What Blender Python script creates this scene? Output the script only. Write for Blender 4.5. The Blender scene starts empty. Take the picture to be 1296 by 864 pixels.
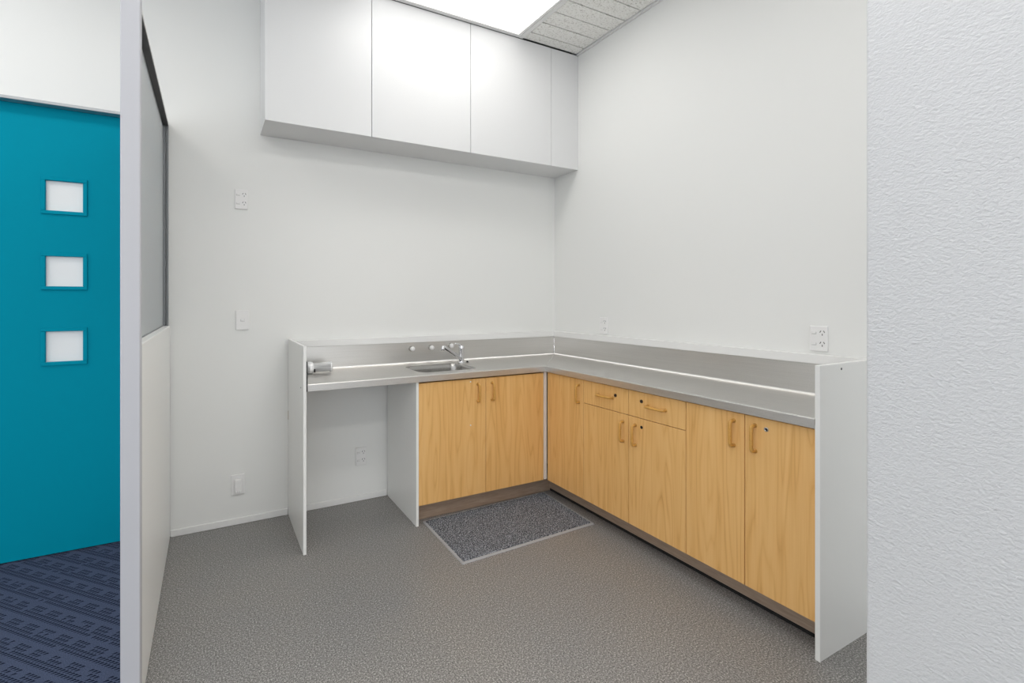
import bpy, bmesh, math, random
from mathutils import Vector, Matrix
random.seed(7)
scene = bpy.context.scene
COL = scene.collection

# ------------------------------------------------------------------ camera
cam_d = bpy.data.cameras.new('camera')
cam = bpy.data.objects.new('camera', cam_d); COL.objects.link(cam)
cam.location = (-2.5704, -3.0900, 1.3481)
cam.rotation_euler = (math.pi/2, 0, -0.4617)
cam_d.sensor_width = 36.0
cam_d.lens = 594.37/1296*36.0
cam_d.shift_x = (648-561.5)/1296
cam_d.shift_y = (379.82-432)/1296
cam_d.clip_start = 0.02
scene.camera = cam

# ------------------------------------------------------------------ world, exposure
world = bpy.data.worlds.new('world'); scene.world = world
world.use_nodes = True
bg = world.node_tree.nodes['Background']
bg.inputs[0].default_value = (0.93, 0.965, 1.0, 1)
bg.inputs[1].default_value = 1.05
FILL_LAMP = 6.8            # peak radiance of the added, out-of-view ceiling panels
LAMP_NEAR = 4.2       # the fitting over the bench, dimmed to hold back glare on the cabinets
scene.view_settings.view_transform = 'Standard'
scene.view_settings.look = 'None'
scene.view_settings.gamma = 1.0
scene.view_settings.use_curve_mapping = False
scene.view_settings.exposure = 0.66

# ------------------------------------------------------------------ materials
def new_mat(name, color=(0.8,0.8,0.8), rough=0.5, metal=0.0, spec=0.5):
    m = bpy.data.materials.new(name); m.use_nodes = True
    b = m.node_tree.nodes['Principled BSDF']
    b.inputs['Base Color'].default_value = (*color, 1)
    b.inputs['Roughness'].default_value = rough
    b.inputs['Metallic'].default_value = metal
    b.inputs['Specular IOR Level'].default_value = spec
    return m, m.node_tree, b
def N(nt, t, **kw):
    n = nt.nodes.new(t)
    for k, v in kw.items(): setattr(n, k, v)
    return n
def pos(nt, scale=(1,1,1), rot=(0,0,0)):
    g = N(nt, 'ShaderNodeNewGeometry'); mp = N(nt, 'ShaderNodeMapping')
    mp.inputs['Scale'].default_value = scale; mp.inputs['Rotation'].default_value = rot
    nt.links.new(g.outputs['Position'], mp.inputs['Vector'])
    return mp.outputs['Vector']
def noise(nt, vec, scale, detail=2, rough=0.5, dist=0.0):
    n = N(nt, 'ShaderNodeTexNoise')
    n.inputs['Scale'].default_value = scale; n.inputs['Detail'].default_value = detail
    n.inputs['Roughness'].default_value = rough; n.inputs['Distortion'].default_value = dist
    nt.links.new(vec, n.inputs['Vector']); return n.outputs['Fac']
def ramp(nt, fac, stops):
    r = N(nt, 'ShaderNodeValToRGB'); cr = r.color_ramp
    while len(cr.elements) < len(stops): cr.elements.new(0.5)
    for e, (p, c) in zip(cr.elements, stops): e.position = p; e.color = (*c, 1)
    nt.links.new(fac, r.inputs['Fac']); return r.outputs['Color']
def bump(nt, b, h, strength, dist=0.001):
    n = N(nt, 'ShaderNodeBump'); n.inputs['Strength'].default_value = strength; n.inputs['Distance'].default_value = dist
    nt.links.new(h, n.inputs['Height']); nt.links.new(n.outputs['Normal'], b.inputs['Normal'])
def mth(nt, op, a, b_=None, c=None):
    n = N(nt, 'ShaderNodeMath', operation=op)
    for i, v in enumerate((a, b_, c)):
        if v is None: continue
        if isinstance(v, (int, float)): n.inputs[i].default_value = v
        else: nt.links.new(v, n.inputs[i])
    return n.outputs[0]

M = {}
def paint(name, col, rough=0.6, bs=220, bstr=0.08):
    m, nt, b = new_mat(name, col, rough, 0, 0.35)
    p = pos(nt); bump(nt, b, noise(nt, p, bs, 3), bstr, 0.001)
    M[name] = m
paint('wall_paint', (0.80, 0.80, 0.78), 0.6)
paint('trim_white', (0.80, 0.795, 0.78), 0.45)
paint('partition_white', (0.87, 0.87, 0.85), 0.4, 300, 0.04)
paint('post_grey', (0.53, 0.53, 0.56), 0.4, 200, 0.05)
paint('white_board', (0.86, 0.86, 0.84), 0.32, 300, 0.03)
paint('cabinet_white', (0.73, 0.73, 0.73), 0.35, 300, 0.03)
paint('plastic_white', (0.82, 0.81, 0.80), 0.35, 400, 0.01)
paint('plastic_grey', (0.55, 0.55, 0.54), 0.45, 400, 0.01)
paint('slot_dark', (0.10, 0.10, 0.10), 0.6)
paint('gap_black', (0.012, 0.012, 0.012), 0.7)
paint('carcass_brown', (0.30, 0.20, 0.11), 0.6)
paint('shade_dark', (0.055, 0.055, 0.055), 0.45)  # shade put into the colour, for the head underside and wall gap
paint('backing_grey', (0.25, 0.25, 0.24), 0.8)
m, nt, b = new_mat('textured_plaster', (0.64, 0.645, 0.655), 0.65, 0, 0.3)
p = pos(nt, (1, 1, 1.5))
h = mth(nt, 'ADD', noise(nt, p, 105, 3, 0.55, 0.6), mth(nt, 'MULTIPLY', noise(nt, p, 45, 2), 0.5))
bump(nt, b, h, 0.65, 0.005); M['textured_plaster'] = m
m, nt, b = new_mat('teal_paint', (0.0, 0.265, 0.375), 0.6, 0, 0.04)
bump(nt, b, noise(nt, pos(nt), 160, 2), 0.04); M['teal_paint'] = m
m, nt, b = new_mat('aluminium', (0.42, 0.43, 0.44), 0.38, 0.8)
bump(nt, b, noise(nt, pos(nt, (1,1,0.02)), 700, 2), 0.05); M['aluminium'] = m
m, nt, b = new_mat('strip_silver', (0.78, 0.76, 0.74), 0.35, 0.15)
bump(nt, b, noise(nt, pos(nt), 300, 2), 0.03); M['strip_silver'] = m
m, nt, b = new_mat('jamb_grey', (0.20, 0.21, 0.22), 0.45, 0.2)
bump(nt, b, noise(nt, pos(nt), 300, 2), 0.03); M['jamb_grey'] = m
m, nt, b = new_mat('chrome', (0.80, 0.80, 0.82), 0.09, 1.0)
nt.links.new(ramp(nt, noise(nt, pos(nt), 60), [(0, (0.07,)*3), (1, (0.13,)*3)]), b.inputs['Roughness']); M['chrome'] = m
m, nt, b = new_mat('polished_pale', (0.86, 0.86, 0.85), 0.18, 0.25)
nt.links.new(ramp(nt, noise(nt, pos(nt, (2, 90, 90)), 1.0), [(0.35, (0.62,)*3), (0.5, (0.92,)*3)]), b.inputs['Base Color']); M['polished_pale'] = m  # reflection streaks along the tube, put into the base colour
m, nt, b = new_mat('lock_brown', (0.10, 0.065, 0.04), 0.4, 0.6)
bump(nt, b, noise(nt, pos(nt), 300, 2), 0.03); M['lock_brown'] = m
m, nt, b = new_mat('nickel', (0.62, 0.60, 0.56), 0.25, 1.0)
nt.links.new(ramp(nt, noise(nt, pos(nt), 60), [(0, (0.2,)*3), (1, (0.32,)*3)]), b.inputs['Roughness']); M['nickel'] = m
# brushed stainless steel: streaks along the bench directions
m, nt, b = new_mat('stainless_steel', (0.55, 0.53, 0.50), 0.3, 1.0)
p1 = noise(nt, pos(nt, (3, 260, 260)), 1.0, 3, 0.6); p2 = noise(nt, pos(nt, (260, 3, 260)), 1.0, 3, 0.6)
big = noise(nt, pos(nt), 5.0, 3)
mixf = mth(nt, 'ADD', mth(nt, 'MULTIPLY', p1, 0.5), mth(nt, 'MULTIPLY', p2, 0.5))
nt.links.new(ramp(nt, mixf, [(0.3, (0.60, 0.585, 0.56)), (0.7, (0.70, 0.685, 0.66))]), b.inputs['Base Color'])
nt.links.new(ramp(nt, big, [(0.3, (0.36,)*3), (0.7, (0.41,)*3)]), b.inputs['Roughness'])
bump(nt, b, mixf, 0.06, 0.0004); M['stainless_steel'] = m
m, nt, b = new_mat('bowl_steel', (0.42, 0.41, 0.39), 0.2, 1.0)
nt.links.new(ramp(nt, noise(nt, pos(nt), 12), [(0.3, (0.17,)*3), (0.7, (0.24,)*3)]), b.inputs['Roughness']); M['bowl_steel'] = m
# timber-look laminate, grain upright
def wood(name, horiz=False):
    m, nt, b = new_mat(name, (0.5, 0.3, 0.12), 0.34, 0, 0.45)
    g = N(nt, 'ShaderNodeNewGeometry'); sx = N(nt, 'ShaderNodeSeparateXYZ')
    nt.links.new(g.outputs['Position'], sx.inputs[0])
    u = mth(nt, 'ADD', sx.outputs[0], mth(nt, 'MULTIPLY', sx.outputs[1], 1.37))
    z = sx.outputs[2]
    def vec(a, c):
        cmb = N(nt, 'ShaderNodeCombineXYZ')
        nt.links.new(mth(nt, 'MULTIPLY', u, a), cmb.inputs[0]); nt.links.new(mth(nt, 'MULTIPLY', z, c), cmb.inputs[2])
        return cmb.outputs[0]
    warp = noise(nt, vec(7.5, 0.75), 1.0, 2, 0.45)
    rings = mth(nt, 'PINGPONG', mth(nt, 'MULTIPLY', warp, 11.0), 0.5)
    rings = mth(nt, 'MULTIPLY', rings, 2.0)
    streak = noise(nt, vec(190, 3.5), 1.0, 3, 0.6)
    broad = noise(nt, vec(14, 0.5), 1.0, 2)
    patch = noise(nt, vec(9, 2.0), 1.0, 1)
    rmask = mth(nt, 'MULTIPLY', mth(nt, 'POWER', rings, 3.0), mth(nt, 'MULTIPLY', patch, 0.45))
    f = mth(nt, 'ADD', mth(nt, 'MULTIPLY', streak, 0.42), mth(nt, 'MULTIPLY', broad, 0.45))
    f = mth(nt, 'ADD', f, mth(nt, 'MULTIPLY', rmask, 1.0))
    nt.links.new(ramp(nt, f, [(0.30, (0.86, 0.535, 0.215)), (0.58, (0.78, 0.445, 0.155)), (0.95, (0.58, 0.27, 0.065))]), b.inputs['Base Color'])
    bump(nt, b, streak, 0.05, 0.0005); M[name] = m
wood('laminate')
m, nt, b = new_mat('handle_tan', (0.50, 0.27, 0.075), 0.3, 0.0, 0.5)
nt.links.new(ramp(nt, noise(nt, pos(nt), 90), [(0.3, (0.58, 0.30, 0.065)), (0.7, (0.66, 0.36, 0.09))]), b.inputs['Base Color']); M['handle_tan'] = m
m, nt, b = new_mat('kick_taupe', (0.27, 0.20, 0.155), 0.35, 0.15)
nt.links.new(ramp(nt, noise(nt, pos(nt, (4, 4, 40)), 3, 3), [(0.3, (0.36, 0.265, 0.20)), (0.7, (0.46, 0.35, 0.265))]), b.inputs['Base Color']); M['kick_taupe'] = m
# speckled vinyl floor
m, nt, b = new_mat('vinyl_floor', (0.13, 0.125, 0.12), 0.42, 0, 0.4)
p = pos(nt)
fine = noise(nt, p, 170, 1, 0.6); med = noise(nt, p, 330, 1, 0.6); large = noise(nt, p, 1.6, 3, 0.55)
sp = mth(nt, 'ADD', mth(nt, 'MULTIPLY', fine, 0.6), mth(nt, 'MULTIPLY', med, 0.4))
c1 = ramp(nt, sp, [(0.33, (0.075, 0.074, 0.072)), (0.46, (0.20, 0.197, 0.19)), (0.55, (0.30, 0.295, 0.286)), (0.68, (0.66, 0.65, 0.635))])
mx = N(nt, 'ShaderNodeMix', data_type='RGBA', blend_type='MULTIPLY'); mx.inputs['Factor'].default_value = 1.0
nt.links.new(c1, mx.inputs['A']); nt.links.new(ramp(nt, large, [(0.3, (0.90, 0.90, 0.92)), (0.7, (1.0, 0.965, 0.94))]), mx.inputs['B'])
nt.links.new(mx.outputs['Result'], b.inputs['Base Color'])
nt.links.new(ramp(nt, fine, [(0.3, (0.38,)*3), (0.7, (0.55,)*3)]), b.inputs['Roughness'])
bump(nt, b, large, 0.02, 0.0004); M['vinyl_floor'] = m
# patterned loop carpet: bands of small dark ticks on blue grey, laid at 45 degrees
m, nt, b = new_mat('carpet', (0.05, 0.06, 0.1), 0.95, 0, 0.1)
sx = N(nt, 'ShaderNodeSeparateXYZ'); nt.links.new(pos(nt, rot=(0, 0, math.radians(45.3))), sx.inputs[0])
u, v = sx.outputs[0], sx.outputs[1]
band = mth(nt, 'FRACT', mth(nt, 'DIVIDE', v, 0.0865))
rowi = mth(nt, 'FLOOR', mth(nt, 'MULTIPLY', band, 5.0))
rowf = mth(nt, 'FRACT', mth(nt, 'MULTIPLY', band, 5.0))
ush = mth(nt, 'ADD', mth(nt, 'DIVIDE', u, 0.0165), mth(nt, 'MULTIPLY', rowf, -0.45))
uf = mth(nt, 'FRACT', ush); ui = mth(nt, 'FLOOR', ush)
tick = mth(nt, 'MULTIPLY', mth(nt, 'LESS_THAN', uf, mth(nt, 'ADD', mth(nt, 'MULTIPLY', rowf, 0.6), 0.2)), mth(nt, 'LESS_THAN', rowf, 0.8))
cmb = N(nt, 'ShaderNodeCombineXYZ'); nt.links.new(ui, cmb.inputs[0]); nt.links.new(mth(nt, 'FLOOR', mth(nt, 'DIVIDE', v, 0.0173)), cmb.inputs[1])
wn = N(nt, 'ShaderNodeTexWhiteNoise', noise_dimensions='2D'); nt.links.new(cmb.outputs[0], wn.inputs['Vector'])
clus = mth(nt, 'FRACT', mth(nt, 'DIVIDE', ui, 6.0))
keep = mth(nt, 'ADD', mth(nt, 'MULTIPLY', mth(nt, 'LESS_THAN', rowi, 1.5), 0.97),
           mth(nt, 'MULTIPLY', mth(nt, 'MULTIPLY', mth(nt, 'GREATER_THAN', rowi, 1.5), mth(nt, 'LESS_THAN', rowi, 3.5)), mth(nt, 'MULTIPLY', mth(nt, 'LESS_THAN', clus, 0.6), 0.95)))
mask = mth(nt, 'MULTIPLY', tick, mth(nt, 'LESS_THAN', wn.outputs['Value'], keep))
pn = noise(nt, pos(nt), 320, 2, 0.7)
base = ramp(nt, pn, [(0.3, (0.036, 0.047, 0.088)), (0.7, (0.105, 0.127, 0.20))])
mx = N(nt, 'ShaderNodeMix', data_type='RGBA'); nt.links.new(mth(nt, 'MULTIPLY', mask, 0.95), mx.inputs['Factor'])
nt.links.new(base, mx.inputs['A']); mx.inputs['B'].default_value = (0.004, 0.006, 0.016, 1)
nt.links.new(mx.outputs['Result'], b.inputs['Base Color'])
bump(nt, b, mth(nt, 'SUBTRACT', pn, mth(nt, 'MULTIPLY', mask, 0.5)), 0.5, 0.003); M['carpet'] = m
# door mat pile
m, nt, b = new_mat('mat_pile', (0.12, 0.12, 0.125), 0.9, 0, 0.15)
pn = noise(nt, pos(nt), 170, 2, 0.7)
nt.links.new(ramp(nt, pn, [(0.36, (0.022, 0.024, 0.028)), (0.5, (0.115, 0.122, 0.138)), (0.64, (0.46, 0.475, 0.51))]), b.inputs['Base Color'])
bump(nt, b, pn, 0.6, 0.004); M['mat_pile'] = m
m, nt, b = new_mat('mat_border', (0.40, 0.40, 0.41), 0.5); bump(nt, b, noise(nt, pos(nt), 300), 0.1); M['mat_border'] = m
# fissured mineral-fibre ceiling
m, nt, b = new_mat('ceiling_fibre', (0.72, 0.71, 0.67), 0.85, 0, 0.2)
p = pos(nt, (1, 1.6, 1)); f1 = noise(nt, p, 75, 3, 0.6, 0.4); f2 = noise(nt, p, 230, 2)
nt.links.new(ramp(nt, mth(nt, 'ADD', mth(nt, 'MULTIPLY', f1, 0.75), mth(nt, 'MULTIPLY', f2, 0.25)),
             [(0.36, (0.50, 0.485, 0.45)), (0.44, (0.85, 0.84, 0.80)), (0.6, (0.93, 0.925, 0.895))]), b.inputs['Base Color'])
bump(nt, b, f1, 0.5, 0.004); M['ceiling_fibre'] = m
# frosted panes
m, nt, b = new_mat('frosted_glass', (0.68, 0.70, 0.71), 0.55, 0, 0.4)
b.inputs['Transmission Weight'].default_value = 0.45
bump(nt, b, noise(nt, pos(nt), 400, 2), 0.1); M['frosted_glass'] = m
m, nt, b = new_mat('opal_glass', (0.84, 0.845, 0.84), 0.25, 0, 0.5)
bump(nt, b, noise(nt, pos(nt), 300, 2), 0.02); M['opal_glass'] = m
for nm, pk in (('diffuser_fill', FILL_LAMP), ('diffuser_near', LAMP_NEAR)):
    m, nt, b = new_mat(nm, (0.9, 0.9, 0.9), 0.4)
    b.inputs['Emission Color'].default_value = (1.0, 0.985, 0.955, 1); 
    tc = N(nt, 'ShaderNodeTexCoord'); sx = N(nt, 'ShaderNodeSeparateXYZ'); nt.links.new(tc.outputs['Object'], sx.inputs[0])
    # tubes run down the middle of the fitting, so the lens is brightest there and dimmer at its rim
    glow = mth(nt, 'EXPONENT', mth(nt, 'MULTIPLY', mth(nt, 'POWER', mth(nt, 'DIVIDE', mth(nt, 'ABSOLUTE', sx.outputs[1]), 0.17), 2.0), -1.0))
    nt.links.new(mth(nt, 'MULTIPLY_ADD', glow, pk, 0.58), b.inputs['Emission Strength'])
    bump(nt, b, noise(nt, pos(nt), 300, 2), 0.02); M[nm] = m

# ------------------------------------------------------------------ mesh helpers
def box(bm, x0, x1, y0, y1, z0, z1, bev=0.0, seg=1):
    r = bmesh.ops.create_cube(bm, size=1.0)
    vs = r['verts']
    for w in vs:
        w.co = Vector(((x0+x1)/2 + w.co.x*(x1-x0), (y0+y1)/2 + w.co.y*(y1-y0), (z0+z1)/2 + w.co.z*(z1-z0)))
    if bev > 0:
        es = list({e for w in vs for e in w.link_edges})
        bmesh.ops.bevel(bm, geom=es, offset=bev, segments=seg, affect='EDGES', profile=0.5)
    return bm
def B(*a, **k):
    bm = bmesh.new(); box(bm, *a, **k); return bm
def tube(bm, pts, r, n=12, cap=True):
    pts = [Vector(p) for p in pts]; rs = r if isinstance(r, (list, tuple)) else [r]*len(pts)
    rings = []; prev = None
    for i, p in enumerate(pts):
        t = (pts[min(i+1, len(pts)-1)] - pts[max(i-1, 0)]).normalized()
        if prev is None:
            a = Vector((0, 0, 1)) if abs(t.z) < 0.9 else Vector((1, 0, 0))
            nn = t.cross(a).normalized()
        else: nn = (prev - t*prev.dot(t)).normalized()
        prev = nn; bn = t.cross(nn)
        rings.append([bm.verts.new(p + (nn*math.cos(2*math.pi*k/n) + bn*math.sin(2*math.pi*k/n))*rs[i]) for k in range(n)])
    for a, c in zip(rings, rings[1:]):
        for k in range(n):
            f = bm.faces.new((a[k], a[(k+1) % n], c[(k+1) % n], c[k])); f.smooth = True
    if cap:
        bm.faces.new(list(reversed(rings[0]))); bm.faces.new(rings[-1])
    return bm
def lathe(bm, prof, origin=(0,0,0), axis='Z', n=24):
    """prof: list of (radius, height)."""
    o = Vector(origin)
    def P(r, h, a):
        c, s = r*math.cos(a), r*math.sin(a)
        return o + (Vector((c, s, h)) if axis == 'Z' else Vector((c, -h, s)) if axis == '-Y' else Vector((-h, c, s)) if axis == '-X' else Vector((h, c, s)))
    rings = []
    for r, h in prof:
        if r < 1e-6: rings.append([bm.verts.new(P(0, h, 0))])
        else: rings.append([bm.verts.new(P(r, h, 2*math.pi*k/n)) for k in range(n)])
    for a, c in zip(rings, rings[1:]):
        for k in range(n):
            k2 = (k+1) % n
            if len(a) == 1 and len(c) == 1: continue
            if len(a) == 1: vs = (a[0], c[k2], c[k])
            elif len(c) == 1: vs = (a[k], a[k2], c[0])
            else: vs = (a[k], a[k2], c[k2], c[k])
            bm.faces.new(vs).smooth = True
    return bm
def sub(p, q): return tuple(a-b_ for a, b_ in zip(p, q))
def obj(name, bm, mat, parent=None, origin=None):
    """Link a bmesh given in world coordinates as one object; origin = world point of the object's own origin."""
    base = Vector((0,0,0)) if parent is None else Vector(parent['o'])
    o_ = Vector(origin) if origin is not None else (base if parent is not None else Vector((0,0,0)))
    bmesh.ops.translate(bm, verts=bm.verts, vec=-o_)
    bmesh.ops.recalc_face_normals(bm, faces=bm.faces)
    me = bpy.data.meshes.new(name); bm.to_mesh(me); bm.free()
    me.materials.append(M[mat])
    ob = bpy.data.objects.new(name, me); COL.objects.link(ob)
    ob.location = o_ - base
    ob['o'] = tuple(o_)
    if parent is not None: ob.parent = parent
    return ob
def thing(name, label, cat, loc, group=None):
    e = bpy.data.objects.new(name, None); COL.objects.link(e)
    e.location = loc; e.empty_display_size = 0.05; e['o'] = tuple(loc)
    e['label'] = label; e['category'] = cat
    if group: e['group'] = group
    return e
def struct(o, label=None):
    o['kind'] = 'structure'
    if label: o['label'] = label
    return o
def dup(root, loc, rotz=0, label=None, group=None):
    r = root.copy(); COL.objects.link(r); r.location = loc; r.rotation_euler = (0, 0, rotz); r['o'] = tuple(loc)
    if label: r['label'] = label
    if group: r['group'] = group
    for ch in list(root.children):
        c = ch.copy(); COL.objects.link(c); c.parent = r
        for g in ch.children:
            d = g.copy(); COL.objects.link(d); d.parent = c
    return r

# ------------------------------------------------------------------ setting
ZC = 3.2566
XP0, XP1 = -2.8266, -2.7724         # glazed partition, left and right face
DX0, DX1, DZ = -3.715, -2.86, 2.372  # teal door
struct(obj('floor', B(-2.80, 0.1, -7, 0.1, -0.05, 0.0), 'vinyl_floor'), 'grey speckled vinyl floor of the kitchenette')
struct(obj('floor_carpet', B(-7, -2.80, -7, 0.1, -0.05, 0.0), 'carpet'), 'blue grey patterned carpet beyond the partition')
bm = bmesh.new()
box(bm, DX1+0.01, 0.1, 0, 0.12, 0, ZC+0.05); box(bm, -7, DX0-0.01, 0, 0.12, 0, ZC+0.05); box(bm, DX0-0.01, DX1+0.01, 0, 0.12, DZ+0.006, ZC+0.05)
struct(obj('wall_back', bm, 'wall_paint'), 'white painted back wall behind sink and teal door')
struct(obj('wall_right', B(0, 0.1, -7, 0, 0, ZC+0.05), 'wall_paint'), 'white painted wall above the long bench run')
struct(obj('wall_column', B(-1.0, -0.6, -2.868, -2.468, 0, ZC, bev=0.006, seg=2), 'textured_plaster'), 'stippled pale grey plaster column')
bm = bmesh.new(); box(bm, XP1, -2.1312, -0.012, 0, 0, 0.040, 0.003); box(bm, -2.1112, -1.4742, -0.012, 0, 0, 0.040, 0.003)
struct(obj('baseboard_back', bm, 'trim_white'), 'low white skirting along the back wall')

# ceiling: dark backing, planks of the fissured strip, flat panels elsewhere
ceil = struct(obj('ceiling', B(-7, 0.1, -7, 0.12, ZC+0.06, ZC+0.12), 'backing_grey'), 'suspended ceiling with fissured planks beside the light')
edges = [-0.2810] + [-0.372 - 0.131*i for i in range(16)]
for a, c in zip(edges, edges[1:]):
    dz = random.uniform(-0.0012, 0.0012)
    obj('ceiling_plank', B(-0.524, -0.0265, c+0.0036, a-0.0036, ZC+0.001+dz, ZC+0.018+dz, 0.0015), 'ceiling_fibre', ceil)
obj('ceiling_rail', B(-0.562, -0.5305, -2.34, -0.2815, ZC-0.006, ZC+0.03, 0.002), 'trim_white', ceil)
for a in ((-7, -1.778, -7, -0.002), (-1.776, -0.563, -7, -1.304), (-0.561, -0.003, -7, -2.345)):
    obj('ceiling_panel', B(*a, ZC, ZC+0.02), 'ceiling_fibre', ceil)
struct(obj('trim_1', B(-0.0195, -0.0005, -2.36, -0.279, ZC-0.010, ZC+0.02, 0.002), 'trim_white'), 'white angle trim where ceiling meets right wall')

# teal door in its opening
door = struct(obj('door_1', B(DX0, DX1, 0.055, 0.10, 0.008, DZ), 'teal_paint'), 'teal painted door with three small square panes')
bpy.data.objects.remove(door)
wx0, wx1 = -3.364, -3.166
wz = [(1.003, 1.202), (1.403, 1.600), (1.803, 2.000)]
bm = bmesh.new()
zs = [0.008] + [q for w in wz for q in (w[0]+0.004, w[1]-0.004)] + [DZ]
box(bm, DX0, wx0+0.004, 0.055, 0.095, 0.008, DZ); box(bm, wx1-0.004, DX1, 0.055, 0.095, 0.008, DZ)
for i in range(0, len(zs), 2): box(bm, wx0+0.004, wx1-0.004, 0.055, 0.095, zs[i], zs[i+1])
door = struct(obj('door_1', bm, 'teal_paint'), 'teal painted door with three small square panes')
for a, c in wz:
    bm = bmesh.new(); w = 0.019
    box(bm, wx0, wx1, 0.047, 0.070, c-w, c, 0.002); box(bm, wx0, wx1, 0.047, 0.070, a, a+w, 0.002)
    box(bm, wx0, wx0+w, 0.047, 0.070, a+w, c-w, 0.002); box(bm, wx1-w, wx1, 0.047, 0.070, a+w, c-w, 0.002)
    fr = obj('pane_frame', bm, 'teal_paint', door)
    obj('pane', B(wx0+w-0.003, wx1-w+0.003, 0.066, 0.072, a+w-0.003, c-w+0.003), 'opal_glass', fr)
bm = bmesh.new(); box(bm, DX0-0.01, DX1+0.01, -0.003, 0.05, DZ-0.010, DZ+0.006, 0.0015)
struct(obj('trim_2', bm, 'aluminium'), 'thin metal head trim over the teal door')

# glazed partition on the left
YE = -1.2932
part_ = struct(obj('wall_left', B(XP0, XP1, YE, YE+0.045, 0, 2.40, 0.0025), 'post_grey'), 'low glazed partition with white lower panel')
XI, ZH, ZL = -2.7805, 2.340, 1.2035      # inner frame face, head and ledge heights
obj('lower_panel', B(XP0, XP1-0.001, YE+0.045, -0.012, 0.004, ZL, 0.002), 'partition_white', part_)
obj('head_rail', B(XP0, XI, YE+0.045, -0.002, ZH, ZH+0.014), 'partition_white', part_)
obj('head_underside', B(XP0+0.010, XI-0.001, YE+0.045, -0.002, ZH-0.010, ZH), 'shade_dark', part_)  # unlit underside of the head, its shade given as dark colour
bm = bmesh.new(); box(bm, XP0+0.012, XI-0.013, -0.030, -0.002, ZL, ZH-0.010, 0.001); box(bm, XI-0.011, XI-0.001, -0.026, -0.002, ZL, ZH-0.010, 0.001)
obj('jamb_channel', bm, 'jamb_grey', part_)
obj('pane', B(XP0+0.013, XP0+0.019, YE+0.045, -0.006, ZL, ZH-0.010), 'frosted_glass', part_)
obj('glazing_bead', B(XP0+0.019, XP0+0.023, YE+0.045, -0.03, ZL, ZL+0.004), 'jamb_grey', part_)
obj('gap_shade_strip', B(XP0+0.006, XP1-0.010, -0.012, -0.001, 0.004, ZL), 'shade_dark', part_)  # dark strip standing in for the shaded gap beside the wall

# ------------------------------------------------------------------ ceiling lights
def troffer(x0, x1, y0, y1, z, h, label, grp, wf=0.055, lens='diffuser_fill'):
    t = thing('ceiling_light', label, 'ceiling light', ((x0+x1)/2, (y0+y1)/2, z), grp)
    bm = bmesh.new(); w = 0.055
    box(bm, x0, x1, y0, y0+w, z, z+h, 0.002); box(bm, x0, x1, y1-wf, y1, z, z+h, 0.002)
    box(bm, x0, x0+w*0.4, y0+w, y1-wf, z, z+h, 0.002); box(bm, x1-w*0.4, x1, y0+w, y1-wf, z, z+h, 0.002)
    obj('frame', bm, 'plastic_white', t)
    obj('diffuser', B(x0+w*0.4, x1-w*0.4, y0+w, y1-wf, z+0.004, z+0.012), lens, t)
    obj('housing', B(x0+0.01, x1-0.01, y0+0.01, y1-0.01, z+0.014, z+h+0.012), 'plastic_white', t)
    return t
troffer(-1.775, -0.5635, -1.300, -0.2796, ZC-0.004, 0.02, 'bright ceiling light panel against the wall cabinets', 'ceiling light panels', 0.03, 'diffuser_near')
for x, y, lab in ((-1.17, -2.5, 'added unseen ceiling light panel over the vinyl floor between bench and column'), (-1.17, -4.1, 'added unseen ceiling light panel over the vinyl floor behind the column'),
                  (-2.55, -2.5, 'added unseen ceiling light panel in line with the partition post'), (-2.55, -4.1, 'added unseen ceiling light panel well back from the partition post'),
                  (-3.93, -0.95, 'added unseen ceiling light panel over the carpet before the teal door'), (-3.93, -4.1, 'added unseen ceiling light panel over the carpet far from the teal door')):
    troffer(x-0.6, x+0.6, y-0.3, y+0.3, ZC-0.04, 0.03, lab, 'ceiling light panels')  # panels out of view, added to fill the room with light

# ------------------------------------------------------------------ wall cabinets
CD, CZ0, CX0 = 0.2784, 2.3632, -2.2935
wc = thing('wall_cabinet', 'long white wall cabinet with three flat doors below the ceiling', 'cabinet', (CX0/2, -CD/2, CZ0))
bm = bmesh.new(); t = 0.018; zt = ZC-0.004
box(bm, CX0, -0.002, -CD+t+0.001, -0.001, CZ0, CZ0+t); box(bm, CX0, CX0+t, -CD+t+0.001, -0.001, CZ0+t, zt)
box(bm, CX0+t, -0.002, -CD+t+0.001, -0.001, zt-t, zt); box(bm, CX0+t, -0.002, -0.012, -0.001, CZ0+t, zt-t)
obj('carcass', bm, 'cabinet_white', wc)
cd = [CX0, -1.6705, -0.9637, -0.2620]
for a, c in zip(cd, cd[1:]):
    obj('door', B(a+(0 if a == CX0 else 0.0018), c-0.0018, -CD, -CD+t, CZ0, zt-0.002, 0.0012), 'cabinet_white', wc)
obj('filler_panel', B(cd[-1]+0.0012, -0.0005, -CD+0.0005, -CD+t, CZ0, zt-0.002, 0.001), 'cabinet_white', wc)

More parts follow.
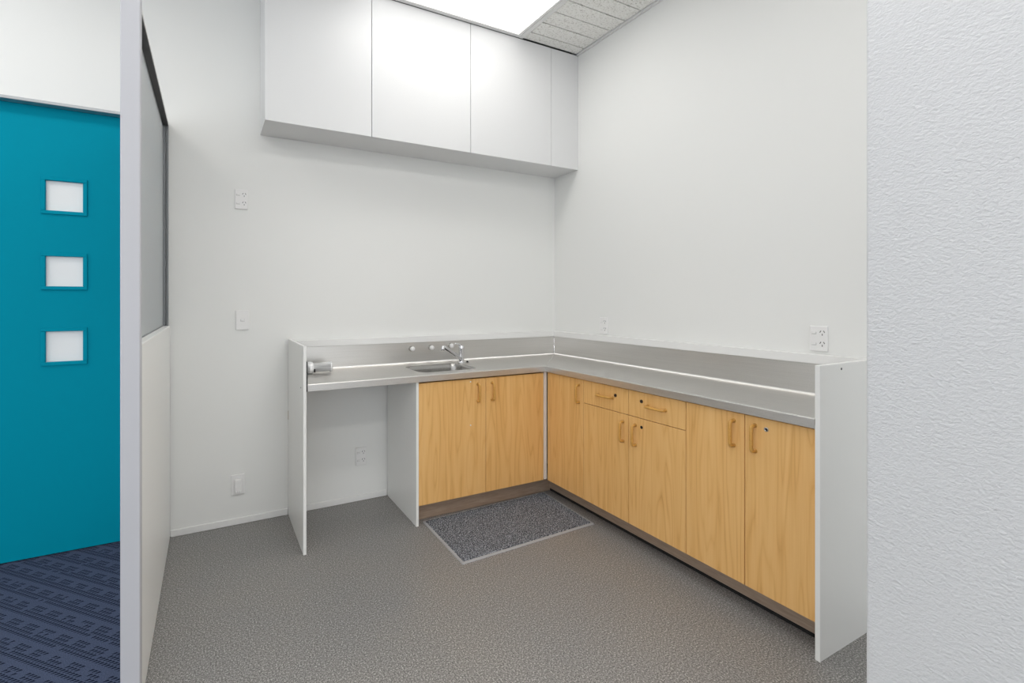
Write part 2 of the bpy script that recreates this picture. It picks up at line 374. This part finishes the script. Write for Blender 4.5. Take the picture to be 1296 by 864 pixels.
# ------------------------------------------------------------------ bench: panels
XL, TP, DP, ZT = -2.1296, 0.0169, 0.5378, 1.1044
YR = -2.1494
e = thing('end_panel', 'white end panel standing left of the open bay under the sink bench', 'panel', (XL+TP/2, -DP/2, 0))
obj('board', B(XL, XL+TP, -DP, -0.0125, 0, ZT, 0.0012), 'white_board', e)
obj('edge_chip', B(XL-0.0012, XL+0.004, -0.018, -0.0120, 0.60, 0.655), 'carcass_brown', e)
obj('screw_cap', lathe(bmesh.new(), [(0.0, 0.0015), (0.004, 0.001), (0.0042, -0.001)], (XL, -0.47, 0.875), '-X', 12), 'slot_dark', e)
e = thing('end_panel', 'tall white end panel closing the bench run by the stippled wall', 'panel', (-DP/2, YR+TP/2, 0))
obj('board', B(-DP, -0.0005, YR, YR+TP, 0, ZT, 0.0012), 'white_board', e)
obj('screw_cap', lathe(bmesh.new(), [(0.0, 0.0015), (0.0045, 0.001), (0.005, -0.001)], (-0.385, YR, 1.083), '-Y', 12), 'slot_dark', e)
XD = -1.4726
e = thing('divider_panel', 'white upright panel between the open bay and the sink cabinet', 'panel', (XD+TP/2, -0.26, 0))
obj('board', B(XD, XD+TP-0.0005, -0.5182, -0.0125, 0, 0.861, 0.0012), 'white_board', e)

# white ledge running round behind the steel upstand
e = thing('bench_ledge', 'white ledge capping the steel upstand round the corner', 'ledge', (-1.0, -0.016, 0.9))
XB0 = XL+TP
bm = bmesh.new(); box(bm, XB0+0.0005, -0.001, -0.034, -0.001, 1.0505, 1.094, 0.0015)
obj('cap', bm, 'trim_white', e)
obj('cap', B(-0.034, -0.001, YR+TP+0.0005, -0.0345, 1.0505, 1.094, 0.0015), 'trim_white', e)
obj('backing_board', B(XB0+0.001, -0.001, -0.0275, -0.001, 0.863, 1.050), 'white_board', e)
obj('backing_board', B(-0.0275, -0.001, YR+TP+0.001, -0.028, 0.863, 1.050), 'white_board', e)

# ------------------------------------------------------------------ steel benchtop with bowl
bt = thing('steel_benchtop', 'L-shaped stainless steel benchtop with upstand and pressed sink bowl', 'benchtop', (-0.54, -0.54, 0.9))
BX, BY = XB0+0.0075, YR+TP+0.007
obj('end_strip', B(XB0+0.0005, XB0+0.0065, -0.5340, -0.036, 0.8620, 1.0200), 'gap_black', bt)  # black strip filling the gap at the benchtop end
obj('end_strip', B(-0.5220, -0.036, YR+TP+0.0005, YR+TP+0.006, 0.8620, 0.9080), 'gap_black', bt)
prof = [(0.0290, 1.0495), (0.0290, 0.914)]
for k in range(1, 7):
    a = math.pi/2*k/6; prof.append((0.0290+0.014*(1-math.cos(a)), 0.914-0.014*math.sin(a)))
flat0 = len(prof)-1
prof += [(0.510, 0.900)]
flat1 = len(prof)-1
prof += [(0.520, 0.9022), (0.530, 0.9026), (0.5355, 0.9010), (0.5374, 0.8970), (0.5374, 0.8630), (0.5350, 0.8615), (0.470, 0.8615)]
bm = bmesh.new(); rows = []
kB = 0.525/0.5374
def dB(d): return 0.029 + (d-0.029)*(0.525-0.029)/(0.5374-0.029)
for d, z in prof:
    rows.append((bm.verts.new((BX, -d, z)), bm.verts.new((-dB(d), -d, z)), bm.verts.new((-dB(d), BY, z))))
for i, (a, c) in enumerate(zip(rows, rows[1:])):
    for j in range(2):
        if i == flat0 and j == 0: continue
        f = bm.faces.new((a[j], a[j+1], c[j+1], c[j])); f.smooth = 0 < i < 8
# sink bowl outline
SX0, SX1, SY0, SY1 = -1.405, -0.985, -0.435, -0.125
def rrect(inset, z, r0=0.065, n=7):
    x0, x1, y0, y1 = SX0+inset, SX1-inset, SY0+inset, SY1-inset; r = max(r0-inset*0.4, 0.02); pts = []
    for cx, cy, a0 in ((x1-r, y1-r, 0), (x0+r, y1-r, 90), (x0+r, y0+r, 180), (x1-r, y0+r, 270)):
        for k in range(n):
            a = math.radians(a0 + 90*k/(n-1)); pts.append((cx+r*math.cos(a), cy+r*math.sin(a), z))
    return pts
lip = [bm.verts.new(p) for p in rrect(0, 0.9)]
ie = [bm.edges.new((lip[k], lip[(k+1) % len(lip)])) for k in range(len(lip))]
a, c = rows[flat0], rows[flat1]
def edge(p, q): return bm.edges.get((p, q)) or bm.edges.new((p, q))
oe = [edge(a[0], a[1]), edge(a[1], c[1]), edge(c[1], c[0]), edge(c[0], a[0])]
bmesh.ops.triangle_fill(bm, use_beauty=True, use_dissolve=False, edges=oe+ie)
obj('worktop', bm, 'stainless_steel', bt)
bm = bmesh.new(); rings = []
for ins, z in ((0, 0.9), (0.003, 0.8985), (0.006, 0.893), (0.009, 0.87), (0.016, 0.79), (0.022, 0.765), (0.036, 0.748), (0.06, 0.742)):
    rings.append([bm.verts.new(p) for p in rrect(ins, z)])
for p, q in zip(rings, rings[1:]):
    for k in range(len(p)):
        bm.faces.new((p[k], p[(k+1) % len(p)], q[(k+1) % len(p)], q[k])).smooth = True
bm.faces.new(rings[-1])
bowl = obj('sink_bowl', bm, 'bowl_steel', bt)
obj('drain', lathe(bmesh.new(), [(0, 0.0025), (0.02, 0.0025), (0.03, 0.001), (0.042, 0.0035), (0.045, 0.0)], (-1.195, -0.28, 0.7421), 'Z', 24), 'chrome', bowl)
# upright weld seam in the corner
obj('corner_seam', tube(bmesh.new(), [(-0.0315, -0.0315, 1.049), (-0.0315, -0.0315, 0.925), (-0.036, -0.036, 0.910), (-0.06, -0.06, 0.9004), (-0.42, -0.43, 0.9004)], [0.0028, 0.0030, 0.003, 0.0016, 0.001], 8), 'chrome', bt)

# ------------------------------------------------------------------ cabinets
def handle_mesh():
    """D-bar standing on the y=0 plane, bar upright along z, projecting to -y."""
    bm = bmesh.new(); L, P, r = 0.054, 0.028, 0.0072; rc = 0.013
    pts = [(0, 0, L), (0, -P+rc, L)]
    for k in range(1, 6):
        a = math.pi/2*k/6; pts.append((0, -P+rc-rc*math.sin(a), L-rc+rc*math.cos(a)))
    pts.append((0, -P, L-rc))
    pts += [(p[0], p[1], -p[2]) for p in reversed(pts)]
    tube(bm, pts, r, 10)
    for s in (1, -1): lathe(bm, [(0.0098, 0), (0.0098, 0.002), (0.0072, 0.004)], (0, 0, s*L), '-Y', 12)
    bmesh.ops.recalc_face_normals(bm, faces=bm.faces)
    me = bpy.data.meshes.new('handle'); bm.to_mesh(me); bm.free(); me.materials.append(M['handle_tan']); return me
HM = handle_mesh()
def handle(parent, loc, face, horiz=False):
    o = bpy.data.objects.new('handle', HM); COL.objects.link(o); o.parent = parent
    o.location = Vector(loc) - Vector(parent['o'])
    mt = Matrix.Rotation(0 if face == 'A' else -math.pi/2, 4, 'Z')
    if horiz: mt = mt @ Matrix.Rotation(math.pi/2, 4, 'Y')
    o.rotation_euler = mt.to_euler()
    return o
FY, FX = -0.5174, -0.505     # door faces of the two runs
Z0, Z1 = 0.120, 0.8555
DT = 0.017
def carcass(bm, x0, x1, y0, y1, z0, z1, open_side):
    t = 0.016
    box(bm, x0, x1, y0, y1, z0, z0+t)
    if open_side == 'A':
        box(bm, x0, x0+t, y0, y1, z0+t, z1); box(bm, x1-t, x1, y0, y1, z0+t, z1); box(bm, x0+t, x1-t, y1-0.006, y1, z0+t, z1)
    else:
        box(bm, x0, x1, y0, y0+t, z0+t, z1); box(bm, x0, x1, y1-t, y1, z0+t, z1); box(bm, x1-0.006, x1, y0+t, y1-t, z0+t, z1)
    return bm
g = 0.0015
# sink cabinet
c = thing('base_cabinet', 'two-door timber-look cabinet beneath the sink bowl', 'cabinet', (-0.99, -0.27, Z0))
obj('carcass', carcass(bmesh.new(), XD+TP+0.0005, -0.533, FY+DT+0.002, -0.03, Z0+0.002, 0.858, 'A'), 'carcass_brown', c)
obj('lining', B(-1.03, -0.95, FY+DT+0.002, FY+DT+0.012, Z0+0.02, 0.72), 'carcass_brown', c)
for x0, x1, hx in ((-1.4552, -0.988-g, -1.0495), (-0.988+g, -0.5275, -0.9425)):
    d = obj('door', B(x0, x1, FY, FY+DT, Z0, Z1-0.004, 0.001), 'laminate', c)
    handle(d, (hx, FY, 0.762), 'A')
    if hx < -1:
        for z in (0.8345, 0.561):
            obj('screw_cap', lathe(bmesh.new(), [(0, 0.0012), (0.0045, 0.001), (0.005, -0.001)], (-1.1009, FY, z), '-Y', 12), 'plastic_white', d)
# corner trim strip
e = thing('corner_strip', 'narrow silver strip in the inner corner between the cabinet runs', 'trim', (-0.512, -0.524, Z0))
obj('strip', B(-0.5262, -0.5065, FY-0.0105, FY+0.006, Z0+0.006, 0.8605, 0.001), 'strip_silver', e)
# corner cabinet
def lockset(d, y, z, mat, r=0.0085):
    bm = lathe(bmesh.new(), [(0, 0.0005), (r*0.5, 0.0005), (r*0.55, 0.003), (r*0.9, 0.0035), (r, 0.002), (r, -0.001)], (FX, y, z), '-X', 18)
    l = obj('lock', bm, mat, d)
    obj('keyhole', B(FX-0.0045, FX-0.001, y-0.0012, y+0.0012, z-r*0.45, z+r*0.45), 'gap_black', l)
c = thing('base_cabinet', 'narrow one-door timber-look cabinet in the inner corner', 'cabinet', (-0.26, -0.7, Z0))
obj('carcass', carcass(bmesh.new(), FX+DT+0.002, -0.03, -0.8775, -0.545, Z0+0.002, 0.858, 'B'), 'carcass_brown', c)
d = obj('door', B(FX, FX+DT, -0.878+g, -0.533, Z0, Z1, 0.001), 'laminate', c); handle(d, (FX, -0.8405, 0.7655), 'B')
# drawer cabinet
c = thing('base_cabinet', 'timber-look cabinet with two lockable drawers over two doors', 'cabinet', (-0.26, -1.226, Z0))
obj('carcass', carcass(bmesh.new(), FX+DT+0.002, -0.03, -1.574, -0.8785, Z0+0.002, 0.858, 'B'), 'carcass_brown', c)
obj('lining', B(FX+DT+0.002, FX+DT+0.012, -1.55, -0.9, 0.69, 0.74), 'carcass_brown', c)
obj('lining', B(FX+DT+0.002, FX+DT+0.012, -1.25, -1.20, 0.14, 0.69), 'carcass_brown', c)
ZD = 0.7155
for y0, y1, hy, ly in ((-1.2265+g, -0.878-g, -1.0585, -1.1336), (-1.5745+g, -1.2265-g, -1.4075, -1.3138)):
    d = obj('drawer', B(FX, FX+DT, y0, y1, ZD+g, Z1, 0.001), 'laminate', c)
    handle(d, (FX, hy, 0.790), 'B', True); lockset(d, ly, 0.8075, 'lock_brown', 0.0095)
for y0, y1, hy in ((-1.2265+g, -0.878-g, -1.1895), (-1.5745+g, -1.2265-g, -1.2740)):
    d = obj('door', B(FX, FX+DT, y0, y1, Z0, ZD-g, 0.001), 'laminate', c)
    handle(d, (FX, hy, 0.6175), 'B')
    if hy < -1.2: obj('lock_hole', lathe(bmesh.new(), [(0, 0.0008), (0.0075, 0.0008), (0.0085, 0.0004), (0.0085, -0.001)], (FX, -1.3138, 0.6686), '-X', 16), 'gap_black', d)
# end cabinet
c = thing('base_cabinet', 'tall two-door timber-look cabinet next to the white end panel', 'cabinet', (-0.26, -1.85, Z0))
obj('carcass', carcass(bmesh.new(), FX+DT+0.002, -0.03, -2.131, -1.575, Z0+0.002, 0.858, 'B'), 'carcass_brown', c)
obj('lining', B(FX+DT+0.002, FX+DT+0.012, -1.88, -1.83, 0.14, 0.85), 'carcass_brown', c)
for y0, y1, hy in ((-1.8545+g, -1.5745-g, -1.8070), (-2.1290, -1.8545-g, -1.8975)):
    d = obj('door', B(FX, FX+DT, y0, y1, Z0, Z1, 0.001), 'laminate', c)
    handle(d, (FX, hy, 0.765), 'B')
    if hy < -1.85: lockset(d, -1.9429, 0.8125, 'nickel', 0.0095)
# kickboards
k = thing('kickboard', 'taupe kickboard under the sink cabinet behind the mat', 'kickboard', (-0.95, -0.43, 0))
obj('board', B(XD+TP+0.0005, -0.4075, -0.4400, -0.4250, 0.0, 0.1195, 0.001), 'kick_taupe', k)
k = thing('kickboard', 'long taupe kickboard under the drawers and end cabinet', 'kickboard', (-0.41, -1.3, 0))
obj('board', B(-0.4150, -0.4000, YR+TP+0.0005, -0.4405, 0.020, 0.1195, 0.001), 'kick_taupe', k)
obj('shadow_strip', B(-0.4080, -0.4000, YR+TP+0.0005, -0.4405, 0.0, 0.020), 'gap_black', k)  # black strip standing in for the shadow line under the kickboard

# ------------------------------------------------------------------ tap, wall valves, fitting on the bench
TX, TY = -0.953, -0.125
tp = thing('mixer_tap', 'chrome single-lever mixer tap behind the sink bowl', 'tap', (TX, TY, 0.9))
obj('body', lathe(bmesh.new(), [(0.0, 0.0), (0.026, 0.0), (0.026, 0.004), (0.019, 0.008), (0.0195, 0.012), (0.0195, 0.094), (0.0205, 0.097), (0.0205, 0.113), (0.0175, 0.121), (0.008, 0.126), (0, 0.127)], (TX, TY, 0.9003), 'Z', 28), 'chrome', tp)
tip = Vector((-1.170, -0.262, 1.040)); st = Vector((TX-0.008, TY-0.006, 0.930))
dirv = (tip-st)
pts = [st, st+dirv*0.08]+[st+dirv*q for q in (0.3, 0.6, 0.85)]
pts += [st+dirv*0.94+Vector((0, 0, -0.0005)), st+dirv*0.985+Vector((0, 0, -0.006)), st+dirv+Vector((0, 0, -0.016)), st+dirv*1.002+Vector((0, 0, -0.030))]
obj('spout', tube(bmesh.new(), pts, [0.0135, 0.0135, 0.013, 0.0125, 0.0125, 0.0125, 0.0125, 0.0125, 0.013], 14), 'chrome', tp)
ld = Vector((-0.85, -0.45, 0)).normalized()
top = Vector((TX, TY, 0.9+0.119))
obj('lever', tube(bmesh.new(), [top, top+ld*0.02+Vector((0,0,0.010)), top+ld*0.05+Vector((0,0,0.018)), top+ld*0.085+Vector((0,0,0.022))], [0.010, 0.0085, 0.0065, 0.0055], 12), 'chrome', tp)
pl = thing('bench_plug', 'tiny black plug on the steel beside the tap base', 'plug', (-0.905, -0.128, 0.9))
obj('stud', lathe(bmesh.new(), [(0, 0), (0.009, 0), (0.009, 0.004), (0.005, 0.009), (0, 0.011)], (-0.905, -0.128, 0.9003), 'Z', 14), 'gap_black', pl)
for kx, kz, lab in ((-1.303, 1.008, 'small round valve cap on the upstand farthest from the mixer tap'),
                    (-1.154, 1.0095, 'small round valve cap on the upstand between the other two'),
                    (-0.9955, 1.0165, 'small round valve cap on the upstand right behind the tap lever')):
    v = thing('valve_cap', lab, 'valve', (kx, -0.029, kz), 'valve caps on the upstand')
    obj('collar', lathe(bmesh.new(), [(0.0, 0.0), (0.0185, 0.0), (0.0185, 0.003), (0.012, 0.006), (0.011, 0.016)], (kx, -0.0292, kz), '-Y', 20), 'nickel', v)
    obj('cap', lathe(bmesh.new(), [(0.0, 0.044), (0.008, 0.043), (0.014, 0.038), (0.0165, 0.030), (0.0165, 0.020), (0.013, 0.015), (0.0, 0.014)], (kx, -0.0292, kz), '-Y', 20), 'plastic_white', v)
# shiny tube with a wide collar lying against the end panel
fz = 0.9003
f = thing('metal_tube', 'shiny pale tube with a wide collar lying beside the left end panel', 'tube', (-2.0, -0.165, 0.9))
def lying(prof, y):
    return tube(bmesh.new(), [(x, y, fz+0.0365) for x, r in prof], [r for x, r in prof], 28)
obj('collar', lying([(-2.098, 0.031), (-2.096, 0.0345), (-2.050, 0.0345), (-2.047, 0.031), (-2.044, 0.031), (-2.041, 0.036), (-2.012, 0.036), (-2.008, 0.033)], -0.165), 'polished_pale', f)
obj('body', lying([(-2.0075, 0.0265), (-1.905, 0.0285), (-1.9045, 0.031), (-1.896, 0.031), (-1.894, 0.026), (-1.91, 0.024)], -0.165), 'polished_pale', f)
obj('slot', B(-2.007, -1.999, -0.1985, -0.180, fz+0.012, fz+0.030), 'gap_black', f)

# ------------------------------------------------------------------ door mat
R = [Vector((-1.413, -0.476)), Vector((-1.418, -0.990)), Vector((-0.500, -0.962)), Vector((-0.474, -0.452))]
mt = thing('floor_mat', 'dark grey looped floor mat with pale edging in front of the sink cabinet', 'mat', (-0.95, -0.72, 0))
ctr = sum(R, Vector((0, 0)))/4
def quadp(s, t): return (R[0]*(1-s)+R[3]*s)*(1-t) + (R[1]*(1-s)+R[2]*s)*t
bm = bmesh.new(); lo = [bm.verts.new((p.x, p.y, 0.0005)) for p in R]; e1 = 0.004
hi = [bm.verts.new((p.x+(ctr.x-p.x)*0.006, p.y+(ctr.y-p.y)*0.01, 0.006)) for p in R]
bm.faces.new(lo); bm.faces.new(hi)
for k in range(4): bm.faces.new((lo[k], lo[(k+1) % 4], hi[(k+1) % 4], hi[k]))
obj('border', bm, 'mat_border', mt)
bm = bmesh.new(); nx, ny = 150, 84; grid = []
for j in range(ny+1):
    row = []
    for i in range(nx+1):
        s, t_ = i/nx, j/ny
        p = quadp(0.014+s*0.972, 0.026+t_*0.948)
        edge_ = i in (0, nx) or j in (0, ny)
        z = 0.0055 if edge_ else 0.0095 + random.uniform(0, 0.004)
        jx = 0 if edge_ else random.uniform(-.0015, .0015)
        row.append(bm.verts.new((p.x+jx, p.y+jx*0.7, z)))
    grid.append(row)
for j in range(ny):
    for i in range(nx): bm.faces.new((grid[j][i], grid[j][i+1], grid[j+1][i+1], grid[j+1][i]))
obj('pile', bm, 'mat_pile', mt)

# ------------------------------------------------------------------ switches and sockets (built at the origin, facing -y)
def socket(label):
    t = thing('power_socket', label, 'socket', (0, 0, 0), 'double power sockets')
    obj('plate', B(-0.0365, 0.0365, -0.010, 0, -0.059, 0.059, 0.003, 2), 'plastic_white', t)
    for z in (0.026, -0.026):
        r = obj('rocker', B(-0.0265, -0.0085, -0.0145, -0.009, z-0.0045, z+0.0045, 0.0015), 'plastic_white', t)
        obj('rocker_shadow_gap', B(-0.0275, -0.0075, -0.0106, -0.009, z-0.0062, z+0.0055), 'plastic_grey', r)
        bm = bmesh.new()
        for s in (-1, 1):
            q = bmesh.new(); box(q, -0.0016, 0.0016, -0.0106, -0.009, -0.005, 0.005)
            bmesh.ops.rotate(q, verts=q.verts, cent=(0, 0, 0), matrix=Matrix.Rotation(math.radians(-28*s), 3, 'Y'))
            bmesh.ops.translate(q, verts=q.verts, vec=(0.016+s*0.0075, 0, z+0.007))
            me = bpy.data.meshes.new('tmp'); q.to_mesh(me); q.free(); bm.from_mesh(me); bpy.data.meshes.remove(me)
        box(bm, 0.0144, 0.0176, -0.0106, -0.009, z-0.011, z-0.002)
        obj('pin_slots', bm, 'slot_dark', t)
    return t
s0 = socket('double power socket high on the back wall above a light switch')
s0.location = (-2.4012, -0.0004, 1.9575)
dup(s0, (-1.6587, -0.0004, 0.2970), 0, 'double power socket low on the wall inside the open bay')
dup(s0, (-0.0004, -1.8980, 1.1680), -math.pi/2, 'double power socket above the ledge near the tall end panel')
dup(s0, (-0.0004, -0.5490, 1.1640), -math.pi/2, 'double power socket above the ledge near the inner corner')
t = thing('light_switch', 'single rocker light switch plate left of the bench', 'switch', (-2.3945, -0.0004, 1.2285))
o = t['o']
obj('plate', B(o[0]-0.0375, o[0]+0.0375, o[1]-0.010, o[1], o[2]-0.059, o[2]+0.059, 0.003, 2), 'plastic_white', t)
r = obj('rocker', B(o[0]-0.010, o[0]+0.010, o[1]-0.0160, o[1]-0.009, o[2]-0.007, o[2]+0.005, 0.002), 'plastic_white', t)
obj('rocker_surround', B(o[0]-0.0115, o[0]+0.0115, o[1]-0.0107, o[1]-0.009, o[2]-0.0085, o[2]+0.0062), 'plastic_grey', t)
t = thing('isolator_switch', 'square plate with a tall chunky switch cover above the skirting', 'switch', (-2.4198, -0.0004, 0.2400))
o = t['o']
obj('plate', B(o[0]-0.0385, o[0]+0.0385, o[1]-0.011, o[1], o[2]-0.060, o[2]+0.060, 0.003, 2), 'plastic_white', t)
cv = obj('cover', B(o[0]-0.0195, o[0]+0.0195, o[1]-0.032, o[1]-0.010, o[2]-0.038, o[2]+0.036, 0.004, 2), 'plastic_white', t)
for q in (-0.011, 0, 0.011):
    obj('rib', B(o[0]+q-0.0035, o[0]+q+0.0035, o[1]-0.036, o[1]-0.030, o[2]-0.043, o[2]-0.030, 0.0015), 'plastic_white', cv)

for ob in COL.objects:
    if 'o' in ob: del ob['o']
